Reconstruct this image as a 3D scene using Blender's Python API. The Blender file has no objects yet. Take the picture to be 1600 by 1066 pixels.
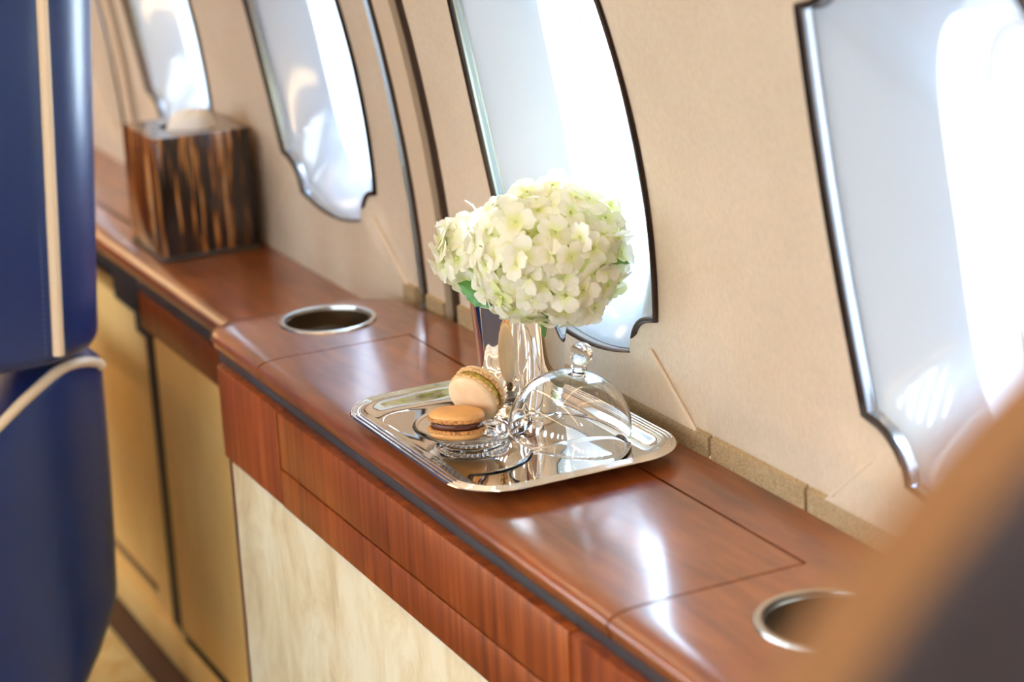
import bpy, bmesh, math, random
from mathutils import Vector, Matrix, noise
from mathutils.geometry import delaunay_2d_cdt
PI = math.pi
random.seed(7)
SC = bpy.context.scene
COL = SC.collection

# ------------------------------------------------------------------ camera, world, exposure
# metres; z = 0 is the raised counter top, the cabin floor is at z = -0.62
FLOOR = -0.62
CAM = Vector((1.8558, -0.6300, 0.6000))
RIGHT = Vector((0.45037, 0.89168, -0.04562))
DOWN = Vector((0.23867, -0.16946, -0.95620))
FWD = Vector((-0.86035, 0.41976, -0.28913))
cd = bpy.data.cameras.new('camera')
cam = bpy.data.objects.new('camera', cd)
COL.objects.link(cam)
m3 = Matrix((RIGHT, -DOWN, -FWD)).transposed()
cam.matrix_world = Matrix.Translation(CAM) @ m3.to_4x4()
cd.sensor_width = 36.0
cd.lens = 3300 / 1600 * 36.0
cd.clip_start = 0.05
cd.dof.use_dof = True
cd.dof.focus_distance = 1.81
cd.dof.aperture_fstop = 4.0
SC.camera = cam

SC.view_settings.view_transform = 'Standard'
SC.view_settings.look = 'None'
SC.view_settings.exposure = 0.74
SC.view_settings.gamma = 1.0
SC.view_settings.use_curve_mapping = False
SC.cycles.use_denoising = True
SC.cycles.max_bounces = 12
SC.cycles.diffuse_bounces = 5
SC.cycles.glossy_bounces = 6
SC.cycles.transmission_bounces = 12
SC.cycles.transparent_max_bounces = 12
SC.cycles.sample_clamp_indirect = 6.0
SC.cycles.blur_glossy = 0.5

W = bpy.data.worlds.new('sky')
SC.world = W
W.use_nodes = True
nt = W.node_tree
nt.nodes.clear()
out = nt.nodes.new('ShaderNodeOutputWorld')
bg = nt.nodes.new('ShaderNodeBackground')
tc = nt.nodes.new('ShaderNodeTexCoord')
sep = nt.nodes.new('ShaderNodeSeparateXYZ')
cr = nt.nodes.new('ShaderNodeValToRGB')
mp = nt.nodes.new('ShaderNodeMapRange')
mp.inputs['From Min'].default_value = -1
nt.links.new(tc.outputs['Generated'], sep.inputs[0])
nt.links.new(sep.outputs['Z'], mp.inputs[0])
nt.links.new(mp.outputs[0], cr.inputs[0])
nt.links.new(cr.outputs[0], bg.inputs[0])
nt.links.new(bg.outputs[0], out.inputs[0])
e = cr.color_ramp.elements
e[0].position = 0.0; e[0].color = (0.64, 0.72, 0.80, 1)      # bright pale apron outside
e[1].position = 0.5; e[1].color = (0.80, 0.91, 1.0, 1)
q = e.new(0.7); q.color = (0.62, 0.80, 1.0, 1)
q = e.new(1.0); q.color = (0.35, 0.58, 1.0, 1)
bg.inputs[1].default_value = 17.0

# ------------------------------------------------------------------ materials
def mat(name, color=(.5, .5, .5), rough=.5, metal=0.0, **kw):
    m = bpy.data.materials.new(name)
    m.use_nodes = True
    b = m.node_tree.nodes['Principled BSDF']
    b.inputs['Base Color'].default_value = (*color, 1)
    b.inputs['Roughness'].default_value = rough
    b.inputs['Metallic'].default_value = metal
    for k, v in kw.items():
        b.inputs[k.replace('_', ' ')].default_value = v
    return m

def nodes(m):
    return m.node_tree.nodes, m.node_tree.links, m.node_tree.nodes['Principled BSDF']

def noise_tex(m, scale, detail=4, stretch=(1, 1, 1), rough=.55, distort=0.0):
    N, L, B = nodes(m)
    t = N.new('ShaderNodeTexCoord')
    mp = N.new('ShaderNodeMapping')
    mp.inputs['Scale'].default_value = stretch
    n = N.new('ShaderNodeTexNoise')
    n.inputs['Scale'].default_value = scale
    n.inputs['Detail'].default_value = detail
    n.inputs['Roughness'].default_value = rough
    n.inputs['Distortion'].default_value = distort
    L.new(t.outputs['Object'], mp.inputs[0])
    L.new(mp.outputs[0], n.inputs['Vector'])
    return n

def ramp(m, src, stops, target='Base Color'):
    N, L, B = nodes(m)
    r = N.new('ShaderNodeValToRGB')
    el = r.color_ramp.elements
    while len(el) > 1:
        el.remove(el[0])
    el[0].position = stops[0][0]; el[0].color = (*stops[0][1], 1)
    for p, c in stops[1:]:
        k = el.new(p); k.color = (*c, 1)
    L.new(src, r.inputs[0])
    if target:
        L.new(r.outputs[0], B.inputs[target])
    return r

def bump(m, src, strength=.2, dist=.001):
    N, L, B = nodes(m)
    b = N.new('ShaderNodeBump')
    b.inputs['Strength'].default_value = strength
    b.inputs['Distance'].default_value = dist
    L.new(src, b.inputs['Height'])
    L.new(b.outputs[0], B.inputs['Normal'])

def mix_mul(m, a, b, fac=1.0):
    N, L, B = nodes(m)
    x = N.new('ShaderNodeMix'); x.data_type = 'RGBA'; x.blend_type = 'MULTIPLY'
    x.inputs[0].default_value = fac
    L.new(a, x.inputs[6]); L.new(b, x.inputs[7])
    L.new(x.outputs[2], B.inputs['Base Color'])
    return x

def wood(name, stretch, dark, mid, light, rough=.22, coat=.6):
    m = mat(name, mid, rough, Coat_Weight=coat, Coat_Roughness=.15)
    n = noise_tex(m, 60, 6, stretch, .6, .3)
    r1 = ramp(m, n.outputs['Fac'], [(.28, dark), (.5, mid), (.74, light)])
    n2 = noise_tex(m, 7, 3, tuple(1 + (s - 1) * .25 for s in stretch), .5, .6)
    r2 = ramp(m, n2.outputs['Fac'], [(.3, (.62, .55, .5)), (.65, (1.1, 1.08, 1.05))], None)
    mix_mul(m, r1.outputs[0], r2.outputs[0], .9)
    bump(m, n.outputs['Fac'], .05, .0004)
    return m

M = {}
M['top'] = wood('mahogany_top', (.16, 1, 1), (.15, .030, .004), (.24, .056, .009), (.34, .092, .016), .34, .9)
M['front'] = wood('mahogany_front', (1.6, 1.6, .06), (.11, .018, .003), (.27, .055, .009), (.44, .11, .020), .36, .12)
M['stile'] = wood('mahogany_stile', (1.5, 1.5, .06), (.07, .012, .006), (.13, .025, .012), (.17, .04, .018), .3, .3)

m = mat('wall_leather', (.70, .55, .40), .62)
n = noise_tex(m, 5, 4)
r1 = ramp(m, n.outputs['Fac'], [(.3, (.57, .45, .315)), (.7, (.69, .55, .40))])
n = noise_tex(m, 330, 4, (1, 1, .55), .7)
r2 = ramp(m, n.outputs['Fac'], [(.34, (.91, .90, .88)), (.62, (1.02, 1.02, 1.02))], None)
mix_mul(m, r1.outputs[0], r2.outputs[0], 1.0)
bump(m, n.outputs['Fac'], .35, .0008)
M['leather'] = m
M['welt'] = mat('welt_leather', (.70, .56, .42), .6)
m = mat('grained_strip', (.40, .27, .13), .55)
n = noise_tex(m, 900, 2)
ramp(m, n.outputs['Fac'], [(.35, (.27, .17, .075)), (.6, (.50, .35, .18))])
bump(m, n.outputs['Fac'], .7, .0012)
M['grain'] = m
m = mat('panel_cream', (.80, .70, .50), .45)
n = noise_tex(m, 11, 8, (1.5, 1, .7), .68, .7)
ramp(m, n.outputs['Fac'], [(.28, (.50, .34, .17)), (.45, (.70, .56, .33)), (.60, (.80, .69, .47))])
M['cream'] = m
m = mat('panel_warm_lit', (.62, .40, .15), .42)  # warm light on the low panels, put into their colour
n = noise_tex(m, 6, 4, (1, 1, .5))
ramp(m, n.outputs['Fac'], [(.3, (.78, .46, .13)), (.7, (.95, .66, .25))])
M['gold'] = m
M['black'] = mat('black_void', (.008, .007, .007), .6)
M['strip'] = mat('charcoal_strip', (.045, .047, .052), .40)
M['bronze'] = mat('bronze', (.060, .034, .018), .38, .5)
M['darkbronze'] = mat('dark_bronze', (.045, .030, .024), .25, .7)
M['linen_strip'] = mat('strip_tan', (.62, .47, .32), .6)
M['chrome'] = mat('polished_metal', (.86, .86, .87), .06, 1.0)
M['liner'] = mat('window_liner', (.62, .64, .67), .16, 1.0)
m = mat('silver', (.93, .91, .88), .025, 1.0)
M['silver'] = m
M['cupin'] = mat('cup_liner', (.20, .14, .08), .30, .9)
M['steel'] = mat('brushed_steel', (.60, .56, .50), .24, 1.0)
M['shell'] = mat('window_shell', (.60, .67, .74), .24, Coat_Weight=.5, Coat_Roughness=.05)
M['funnel'] = mat('window_ring', (.90, .91, .92), .3)
M['ceiling'] = mat('ceiling_cream', (.78, .70, .60), .6)
M['carpet'] = mat('carpet_gold', (.70, .48, .18), .9)
n = noise_tex(M['carpet'], 18, 4)
ramp(M['carpet'], n.outputs['Fac'], [(.35, (.80, .50, .14)), (.65, (.95, .74, .32))])
M['reflect_dark'] = mat('reflect_dark_mat', (.045, .035, .040), .85)
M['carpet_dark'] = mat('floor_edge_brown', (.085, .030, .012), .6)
m = mat('navy_leather', (.003, .024, .12), .36, Coat_Weight=.35, Coat_Roughness=.28)
n = noise_tex(m, 500, 2)
bump(m, n.outputs['Fac'], .15, .0006)
M['navy'] = m
m = mat('dark_leather', (.034, .021, .020), .5)
n = noise_tex(m, 420, 2)
bump(m, n.outputs['Fac'], .2, .0008)
M['darkleather'] = m
M['piping'] = mat('cream_piping', (.80, .60, .38), .5)
M['tan'] = mat('tan_leather', (.24, .105, .032), .5)
M['thread'] = mat('thread', (.10, .14, .24), .6)

def glass_mat(name, tint=(1, 1, 1), rough=0.0, ior=1.47):
    return mat(name, tint, rough, Transmission_Weight=1.0, IOR=ior)
M['glass'] = glass_mat('clear_glass')

m = bpy.data.materials.new('pane_glass')
m.use_nodes = True
N = m.node_tree.nodes; L = m.node_tree.links; N.clear()
o = N.new('ShaderNodeOutputMaterial'); mx = N.new('ShaderNodeMixShader')
tr = N.new('ShaderNodeBsdfTransparent'); tr.inputs[0].default_value = (.93, .97, 1, 1)
gl = N.new('ShaderNodeBsdfGlossy'); gl.inputs['Roughness'].default_value = .02
lw = N.new('ShaderNodeLayerWeight'); pw = N.new('ShaderNodeMath'); pw.operation = 'POWER'; pw.inputs[1].default_value = 5
fr = N.new('ShaderNodeMath'); fr.operation = 'MULTIPLY_ADD'; fr.inputs[1].default_value = .9; fr.inputs[2].default_value = .04
L.new(lw.outputs['Facing'], pw.inputs[0]); L.new(pw.outputs[0], fr.inputs[0])
L.new(fr.outputs[0], mx.inputs[0]); L.new(tr.outputs[0], mx.inputs[1]); L.new(gl.outputs[0], mx.inputs[2])
L.new(mx.outputs[0], o.inputs[0])
M['pane'] = m

def emis(name, color, s):
    return mat(name, color, .5, Emission_Color=(*color, 1), Emission_Strength=s)
M['lamp'] = emis('warm_lamp', (1.0, .78, .50), 8.5)

def petal_mat(name, c_out, c_in, trans=.45):
    m = bpy.data.materials.new(name); m.use_nodes = True
    N = m.node_tree.nodes; L = m.node_tree.links; N.clear()
    o = N.new('ShaderNodeOutputMaterial')
    d = N.new('ShaderNodeBsdfDiffuse'); t = N.new('ShaderNodeBsdfTranslucent')
    mx = N.new('ShaderNodeMixShader'); mx.inputs[0].default_value = trans
    a = N.new('ShaderNodeAttribute'); a.attribute_name = 'rim'
    r = N.new('ShaderNodeValToRGB')
    el = r.color_ramp.elements
    el[0].position = .05; el[0].color = (*c_in, 1)
    el[1].position = .62; el[1].color = (*c_out, 1)
    L.new(a.outputs['Fac'], r.inputs[0])
    L.new(r.outputs[0], d.inputs[0]); L.new(r.outputs[0], t.inputs[0])
    L.new(d.outputs[0], mx.inputs[1]); L.new(t.outputs[0], mx.inputs[2])
    L.new(mx.outputs[0], o.inputs[0])
    return m
M['petal'] = petal_mat('petal_ivory', (.98, .96, .84), (.86, .88, .42))
M['petal_green'] = petal_mat('petal_lime', (.90, .92, .58), (.60, .72, .18))
M['core'] = mat('flower_core', (.52, .60, .14), .7)
M['bead'] = mat('floret_eye', (.62, .66, .22), .6)
m = mat('leaf_green', (.06, .22, .035), .65)
n = noise_tex(m, 60, 3)
ramp(m, n.outputs['Fac'], [(.3, (.035, .13, .012)), (.7, (.13, .30, .035))])
M['leaf'] = m
M['stem'] = mat('stem_green', (.12, .26, .05), .5)

def shell_mat(name, c, c2):
    m = mat(name, c, .5, Subsurface_Weight=.15, Subsurface_Radius=(.004, .003, .002), Subsurface_Scale=1.0)
    n = noise_tex(m, 60, 5)
    ramp(m, n.outputs['Fac'], [(.35, c2), (.6, c)])
    n = noise_tex(m, 500, 3)
    bump(m, n.outputs['Fac'], .12, .0003)
    return m
M['mac_orange'] = shell_mat('macaron_caramel', (.76, .40, .13), (.68, .33, .10))
M['mac_cream'] = shell_mat('macaron_cream', (.86, .66, .42), (.80, .57, .33))
def crumb_mat(name, hi, lo):
    m = mat(name, hi, .75)
    n = noise_tex(m, 420, 4)
    ramp(m, n.outputs['Fac'], [(.36, lo), (.55, hi)])
    bump(m, n.outputs['Fac'], .8, .0015)
    return m
M['ruffle_orange'] = crumb_mat('ruffle_orange', (.66, .31, .09), (.26, .08, .02))
M['ruffle_cream'] = crumb_mat('ruffle_cream', (.80, .52, .24), (.45, .19, .05))
M['choc'] = mat('chocolate_filling', (.10, .022, .010), .22)
m = mat('pistachio_filling', (.48, .46, .06), .5)
n = noise_tex(m, 250, 4)
ramp(m, n.outputs['Fac'], [(.4, (.36, .22, .03)), (.6, (.60, .60, .10))])
M['pist'] = m

# macassar ebony: bold vertical stripes
m = mat('macassar', (.1, .04, .02), .16, Coat_Weight=.5, Coat_Roughness=.06)
n = noise_tex(m, 100, 3, (1, 1, .05), .65, .1)
r1 = ramp(m, n.outputs['Fac'], [(.38, (.010, .006, .006)), (.515, (.026, .010, .007)), (.555, (.30, .10, .02)),
                                (.62, (.62, .27, .06)), (.70, (.80, .64, .42))])
n2 = noise_tex(m, 26, 6, (1, 1, .30), .7)
r2 = ramp(m, n2.outputs['Fac'], [(.36, (.12, .10, .10)), (.52, (.9, .8, .7)), (.7, (1.3, 1.2, 1.1))], None)
mix_mul(m, r1.outputs[0], r2.outputs[0], 1.0)
M['macassar'] = m
M['smoked'] = mat('smoked_glass_top', (.10, .12, .14), .05, Coat_Weight=1.0)
M['tissue'] = mat('tissue_paper', (.93, .88, .78), .8, Transmission_Weight=0.0)
M['ebony_base'] = mat('ebony_base', (.05, .045, .035), .4)

# ------------------------------------------------------------------ helpers
def newmesh(name, verts, faces, material=None, smooth=True, angle=35):
    me = bpy.data.meshes.new(name)
    me.from_pydata([tuple(v) for v in verts], [], faces)
    me.update()
    bm = bmesh.new(); bm.from_mesh(me)
    bmesh.ops.remove_doubles(bm, verts=bm.verts, dist=1e-6)
    bmesh.ops.recalc_face_normals(bm, faces=bm.faces)
    bm.to_mesh(me); bm.free()
    if smooth:
        me.shade_smooth()
        me.set_sharp_from_angle(angle=math.radians(angle))
    if material:
        me.materials.append(material)
    return me

def link(name, me, parent=None):
    o = bpy.data.objects.new(name, me)
    COL.objects.link(o)
    if parent is not None:
        o.parent = parent
    return o

def obj(name, vf, material, parent=None, angle=35):
    return link(name, newmesh(name, vf[0], vf[1], material, True, angle), parent)

def empty(name, loc=(0, 0, 0)):
    o = bpy.data.objects.new(name, None)
    o.empty_display_size = .05
    COL.objects.link(o); o.location = loc
    return o

def tag(o, label, cat, group=None):
    o['label'] = label; o['category'] = cat
    if group: o['group'] = group
    return o

def struct(o, label=None, cat=None):
    o['kind'] = 'structure'
    if label: o['label'] = label
    if cat: o['category'] = cat
    return o

def join(*parts):
    V, F = [], []
    for v, f in parts:
        k = len(V); V += list(v); F += [[i + k for i in q] for q in f]
    return V, F

def xf(vf, M4):
    return [M4 @ Vector(v) for v in vf[0]], vf[1]

def box(x0, x1, y0, y1, z0, z1, bev=0.0, seg=2):
    bm = bmesh.new()
    bmesh.ops.create_cube(bm, size=1.0)
    for v in bm.verts:
        v.co = Vector(((x0 + x1) / 2 + v.co.x * (x1 - x0), (y0 + y1) / 2 + v.co.y * (y1 - y0), (z0 + z1) / 2 + v.co.z * (z1 - z0)))
    if bev > 0:
        bmesh.ops.bevel(bm, geom=bm.edges[:], offset=bev, segments=seg, affect='EDGES', profile=.5)
    V = [v.co.copy() for v in bm.verts]; F = [[v.index for v in f.verts] for f in bm.faces]
    bm.free()
    return V, F

def lathe(profile, n=48, close=False):
    """profile: list of (r, z), spun about z"""
    V, F = [], []
    k = len(profile)
    for i in range(n):
        a = 2 * PI * i / n
        for r, z in profile:
            V.append((r * math.cos(a), r * math.sin(a), z))
    for i in range(n):
        j = (i + 1) % n
        for p in range(k if close else k - 1):
            q = (p + 1) % k
            a, b, c, d = i * k + p, j * k + p, j * k + q, i * k + q
            r0, r1 = profile[p][0], profile[q][0]
            if r0 < 1e-9 and r1 < 1e-9: continue
            if r0 < 1e-9: F.append([a, c, d])
            elif r1 < 1e-9: F.append([a, b, c])
            else: F.append([a, b, c, d])
    return V, F

def tube(path, r, n=10, closed=False, ry=None, up=None):
    """tube along a polyline; r may be a list"""
    P = [Vector(p) for p in path]
    k = len(P)
    V, F = [], []
    prev = None
    for i in range(k):
        if closed: t = P[(i + 1) % k] - P[i - 1]
        else: t = P[min(i + 1, k - 1)] - P[max(i - 1, 0)]
        t.normalize()
        if up is not None:
            u = Vector(up) - t * t.dot(Vector(up))
        elif prev is None:
            u = t.orthogonal()
        else:
            u = prev - t * t.dot(prev)
        u.normalize(); prev = u
        w = t.cross(u)
        rr = r[i] if isinstance(r, (list, tuple)) else r
        r2 = rr if ry is None else ry
        for j in range(n):
            a = 2 * PI * j / n
            V.append(P[i] + u * (rr * math.cos(a)) + w * (r2 * math.sin(a)))
    for i in range(k if closed else k - 1):
        i2 = (i + 1) % k
        for j in range(n):
            j2 = (j + 1) % n
            F.append([i * n + j, i * n + j2, i2 * n + j2, i2 * n + j])
    if not closed:
        F.append(list(range(n - 1, -1, -1)))
        F.append([(k - 1) * n + j for j in range(n)])
    return V, F

def area2(pts):
    return sum(pts[i][0] * pts[(i + 1) % len(pts)][1] - pts[(i + 1) % len(pts)][0] * pts[i][1] for i in range(len(pts))) / 2

def pip(p, poly):
    x, y = p; c = False
    for i in range(len(poly)):
        x1, y1 = poly[i]; x2, y2 = poly[i - 1]
        if (y1 > y) != (y2 > y) and x < (x2 - x1) * (y - y1) / (y2 - y1) + x1: c = not c
    return c

def fill(outer, holes=(), inner=()):
    """triangulate a 2-D polygon with holes and extra inside points"""
    pts = [Vector(p) for p in outer]; ed = [(i, (i + 1) % len(outer)) for i in range(len(outer))]
    for h in holes:
        k = len(pts); pts += [Vector(p) for p in h]
        ed += [(k + i, k + (i + 1) % len(h)) for i in range(len(h))]
    pts += [Vector(p) for p in inner]
    v, e, f, *_ = delaunay_2d_cdt(pts, ed, [], 0, 1e-7)
    F = []
    for t in f:
        c = sum((v[i] for i in t), Vector((0, 0))) / len(t)
        if pip(c, outer) and not any(pip(c, h) for h in holes):
            F.append(list(t))
    return [(p.x, p.y) for p in v], F

def circle2(cx, cy, r, n=40):
    return [(cx + r * math.cos(2 * PI * i / n), cy + r * math.sin(2 * PI * i / n)) for i in range(n)]

def slab(pts, ins, profile, zb, holes=()):
    """top with a rolled edge; pts 2-D outline (ccw), ins inset unit vectors, profile [(inset, z)] from outside up to the flat top"""
    n = len(pts)
    V, F = [], []
    rings = [(profile[0][0], zb)] + profile
    for k, z in rings:
        V += [(p[0] + d[0] * k, p[1] + d[1] * k, z) for p, d in zip(pts, ins)]
    for r in range(len(rings) - 1):
        for i in range(n):
            j = (i + 1) % n
            F.append([r * n + i, r * n + j, (r + 1) * n + j, (r + 1) * n + i])
    kt, zt = profile[-1]
    top = [(p[0] + d[0] * kt, p[1] + d[1] * kt) for p, d in zip(pts, ins)]
    v2, f2 = fill(top, holes)
    base = len(V)
    V += [(x, y, zt) for x, y in v2]
    F += [[i + base for i in t] for t in f2]
    low = [(p[0] + d[0] * profile[0][0], p[1] + d[1] * profile[0][0]) for p, d in zip(pts, ins)]
    v3, f3 = fill(low, holes)
    base = len(V)
    V += [(x, y, zb) for x, y in v3]
    F += [[i + base for i in reversed(t)] for t in f3]
    for h in holes:
        b = len(V); m_ = len(h)
        V += [(x, y, zt) for x, y in h] + [(x, y, zb) for x, y in h]
        F += [[b + i, b + (i + 1) % m_, b + m_ + (i + 1) % m_, b + m_ + i] for i in range(m_)]
    return V, F

# ------------------------------------------------------------------ the setting
def wally(z):                                    # window-side wall leans in as it rises
    return .229 - .04 * z - (.29 * z * z if z > 0 else 0)

WC = [-1.45, -.880, -.345, .249, .82]            # window centres along the wall
WZ = .25
def window_outline(n_side=14):
    """outline of one window in (u, v) about its centre, clockwise seen from the cabin or not: closed loop"""
    quarter = []                                  # lower right quarter, from the side middle down to the bottom middle
    for i in range(n_side + 1):
        t = i / n_side
        quarter.append((.153 - .015 * t * t, -.148 * t))
    c = (.1365, -.1895)                           # scooped corner
    for i in range(1, 10):
        a = PI / 2 + (PI / 2) * i / 9
        quarter.append((c[0] + .044 * math.cos(a), c[1] + .0405 * math.sin(a)))
    for i in range(1, n_side + 1):
        t = i / n_side
        x = .0915 * (1 - t)
        quarter.append((x, -.202 + .0125 * (x / .0915) ** 2))
    # soften the outer tips
    pts = quarter[:]
    pts += [(-x, y) for x, y in reversed(quarter[:-1])]
    pts += [(x, -y) for x, y in reversed(pts[1:-1])]
    return pts
WO = window_outline()
NW = len(WO)
def oval(a, b, ang, p=3.2):
    c, s = math.cos(ang), math.sin(ang)
    r = (abs(c / a) ** p + abs(s / b) ** p) ** (-1 / p)
    return (r * c, r * s)

def wall_panel(x0, x1, windows, z0=-.62, z1=.98):
    outer = []
    nx = 2
    zs = [z0 + (z1 - z0) * i / 40 for i in range(41)]
    outer += [(x0, z) for z in reversed(zs)]
    outer += [(x1, z) for z in zs]
    holes = [[(cx + u * 1.0, WZ + v) for u, v in WO] for cx in windows]
    inner = []
    k = int((x1 - x0) / .025)
    for i in range(1, k):
        for z in zs[1:-1]:
            x = x0 + (x1 - x0) * i / k
            if not any(abs(x - cx) < .165 and abs(z - WZ) < .215 for cx in windows): inner.append((x, z))
    for cx in windows:                            # raised field below each window, edged by two slanting seams
        for s in (-1, 1):
            for w in (0, 1):
                for i in range(0, 13):
                    t = i / 12
                    inner.append((cx + s * (.118 + .10 * t + w * .005), .076 - .082 * t))
    v, f = fill(outer, holes, inner)
    V = []
    for x, z in v:
        y = wally(z)
        for cx in windows:
            if z < .08:
                lim = .118 + .10 * (.076 - z) / .082
                d = abs(x - cx)
                if d < lim + .001: y -= .0045
        V.append((x, y, z))
    return V, f

wall = struct(empty('wall_right'), 'curved cream leather cabin side wall with scalloped windows above the credenza')
SP = [(-2.4, -1.195, WC[:1]), (-1.115, -.122, WC[1:3]), (-.018, 1.9, WC[3:] )]
for a, b, ws in SP:
    p = obj('panel', wall_panel(a, b, ws), M['leather'], wall, 60)
    for cx in ws:
        for s in (-1, 1):
            path = [(cx + s * (.1205 + .10 * t), wally(.076 - .082 * t) - .0030, .076 - .082 * t) for t in [.06 + .94 * i / 10 for i in range(11)]]
            obj('welt', tube(path, .0017, 8), M['welt'], p)
def wall_strip(x0, x1, off, dz=.0, n=30, zs=(-.62, .98)):
    V = []
    for i in range(n + 1):
        z = zs[0] + (zs[1] - zs[0]) * i / n
        y = wally(z) + off
        V += [(x0, y, z), (x1, y, z), (x1, y + .012, z), (x0, y + .012, z)]
    F = []
    for i in range(n):
        for j in range(4):
            F.append([i * 4 + j, i * 4 + (j + 1) % 4, i * 4 + 4 + (j + 1) % 4, i * 4 + 4 + j])
    F.append([0, 1, 2, 3]); F.append([n * 4 + j for j in range(4)])
    return V, F
def bead_path(x, off, zs=(-.1, .98), n=26):
    return [(x, wally(zs[0] + (zs[1] - zs[0]) * i / n) + off, zs[0] + (zs[1] - zs[0]) * i / n) for i in range(n + 1)]
for r0 in (-1.195, -.122):
    tr = struct(empty('trim_1' if r0 < -1 else 'trim_2'), None)
    obj('channel', wall_strip(r0, r0 + .104, .006), M['darkbronze'], tr)
    obj('cover_strip', wall_strip(r0 + .026, r0 + .070, -.001), M['linen_strip'], tr)
    obj('bead', tube(bead_path(r0 + .012, .004), .0045, 8), M['bronze'], tr)
    obj('bead', tube(bead_path(r0 + .091, .006), .0105, 10, ry=.007, up=(1, 0, 0)), M['bronze'], tr)

# grained strip along the foot of the wall, split at the seams
bb = struct(empty('foot_band_right'), 'grained tan band along the foot of the window wall')
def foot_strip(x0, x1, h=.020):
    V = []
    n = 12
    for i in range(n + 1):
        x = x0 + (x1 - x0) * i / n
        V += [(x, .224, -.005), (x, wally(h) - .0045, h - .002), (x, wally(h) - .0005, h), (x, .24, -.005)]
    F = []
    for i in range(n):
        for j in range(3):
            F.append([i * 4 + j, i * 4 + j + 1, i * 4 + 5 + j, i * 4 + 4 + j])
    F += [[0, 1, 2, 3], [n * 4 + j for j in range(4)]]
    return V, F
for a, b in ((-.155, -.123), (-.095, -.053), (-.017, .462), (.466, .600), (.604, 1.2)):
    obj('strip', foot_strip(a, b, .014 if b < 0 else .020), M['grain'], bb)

def build_window(idx, cx, flip=False):
    w = struct(empty('window_%d' % idx))
    def ringpts(scale_t, depth, a=.072, b=.158, z_off=-.004):
        R = []
        for u, v in WO:
            ang = math.atan2(v, u)
            ou, ov = oval(a, b, ang)
            U = u + (ou - u) * scale_t; Vv = v + (ov + z_off - v) * scale_t
            z = WZ + Vv
            R.append((cx + U, wally(z) + depth, z))
        return R
    def rings(R):
        V = [p for r in R for p in r]; F = []
        for k in range(len(R) - 1):
            for i in range(NW):
                j = (i + 1) % NW
                F.append([k * NW + i, k * NW + j, (k + 1) * NW + j, (k + 1) * NW + i])
        return V, F
    obj('liner', rings([ringpts(-.010, -.001), ringpts(0, -.0015), ringpts(.01, .000), ringpts(.012, .006), ringpts(.02, .0085), ringpts(.03, .0085)]), M['liner'], w, 30)
    prof = []
    for i in range(13):
        t = i / 12
        prof.append(ringpts(.03 + .97 * t, .0085 + .038 * (t ** 1.35)))
    obj('shell', rings(prof), M['shell'], w, 40)
    fn = []
    for i in range(7):
        t = i / 6
        s = 1 - .16 * t
        fn.append(ringpts(1.0, .0465 + .034 * t ** .8, .072 * s, .158 * (1 - .07 * t)))
    obj('inner_ring', rings(fn), M['funnel'], w, 40)
    fn = []
    for s, d in ((.84, .0815), (.835, .079), (.80, .079), (.70, .083), (.66, .10)):
        fn.append(ringpts(1.0, d, .072 * s, .158 * (.93 - (.84 - s) * .45)))
    obj('pane_frame', rings(fn), M['funnel'], w, 40)
    last = ringpts(1.0, .095, .072 * .70, .158 * .86)
    f2 = ringpts(1.0, .097, .072 * .70, .158 * .86)
    obj('pane', (last + f2, [list(range(NW)), list(range(2 * NW - 1, NW - 1, -1))] + [[i, (i + 1) % NW, NW + (i + 1) % NW, NW + i] for i in range(NW)]), M['pane'], w, 20)
    path = ringpts(-.012, -.0015)
    obj('rim_bead', tube(path, .0030, 8, closed=True, up=(0, 1, 0)), M['darkbronze'], w, 60)
    path = ringpts(.012, -.0010)
    obj('rim_bead', tube(path, .0013, 6, closed=True, up=(0, 1, 0)), M['bronze'], w, 60)
    return w
for i, cx in enumerate(WC):
    build_window(i + 1, cx)

# outer skin between the windows so that daylight enters only through the panes
def skin():
    zs = [-.66 + 1.66 * i / 40 for i in range(41)]
    outer = [(-2.4, z) for z in reversed(zs)] + [(1.9, z) for z in zs]
    holes = [[(cx + oval(.0485, .137, 2 * PI * i / 40)[0], WZ - .004 + oval(.0485, .137, 2 * PI * i / 40)[1]) for i in range(40)] for cx in WC]
    inner = [(-2.4 + 4.3 * i / 60, z) for i in range(1, 60) for z in zs[1:-1]]
    v, f = fill(outer, holes, inner)
    return [(x, wally(z) + .104, z) for x, z in v], f
struct(obj('wall_outer_skin', skin(), M['ceiling'], None, 60))

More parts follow.
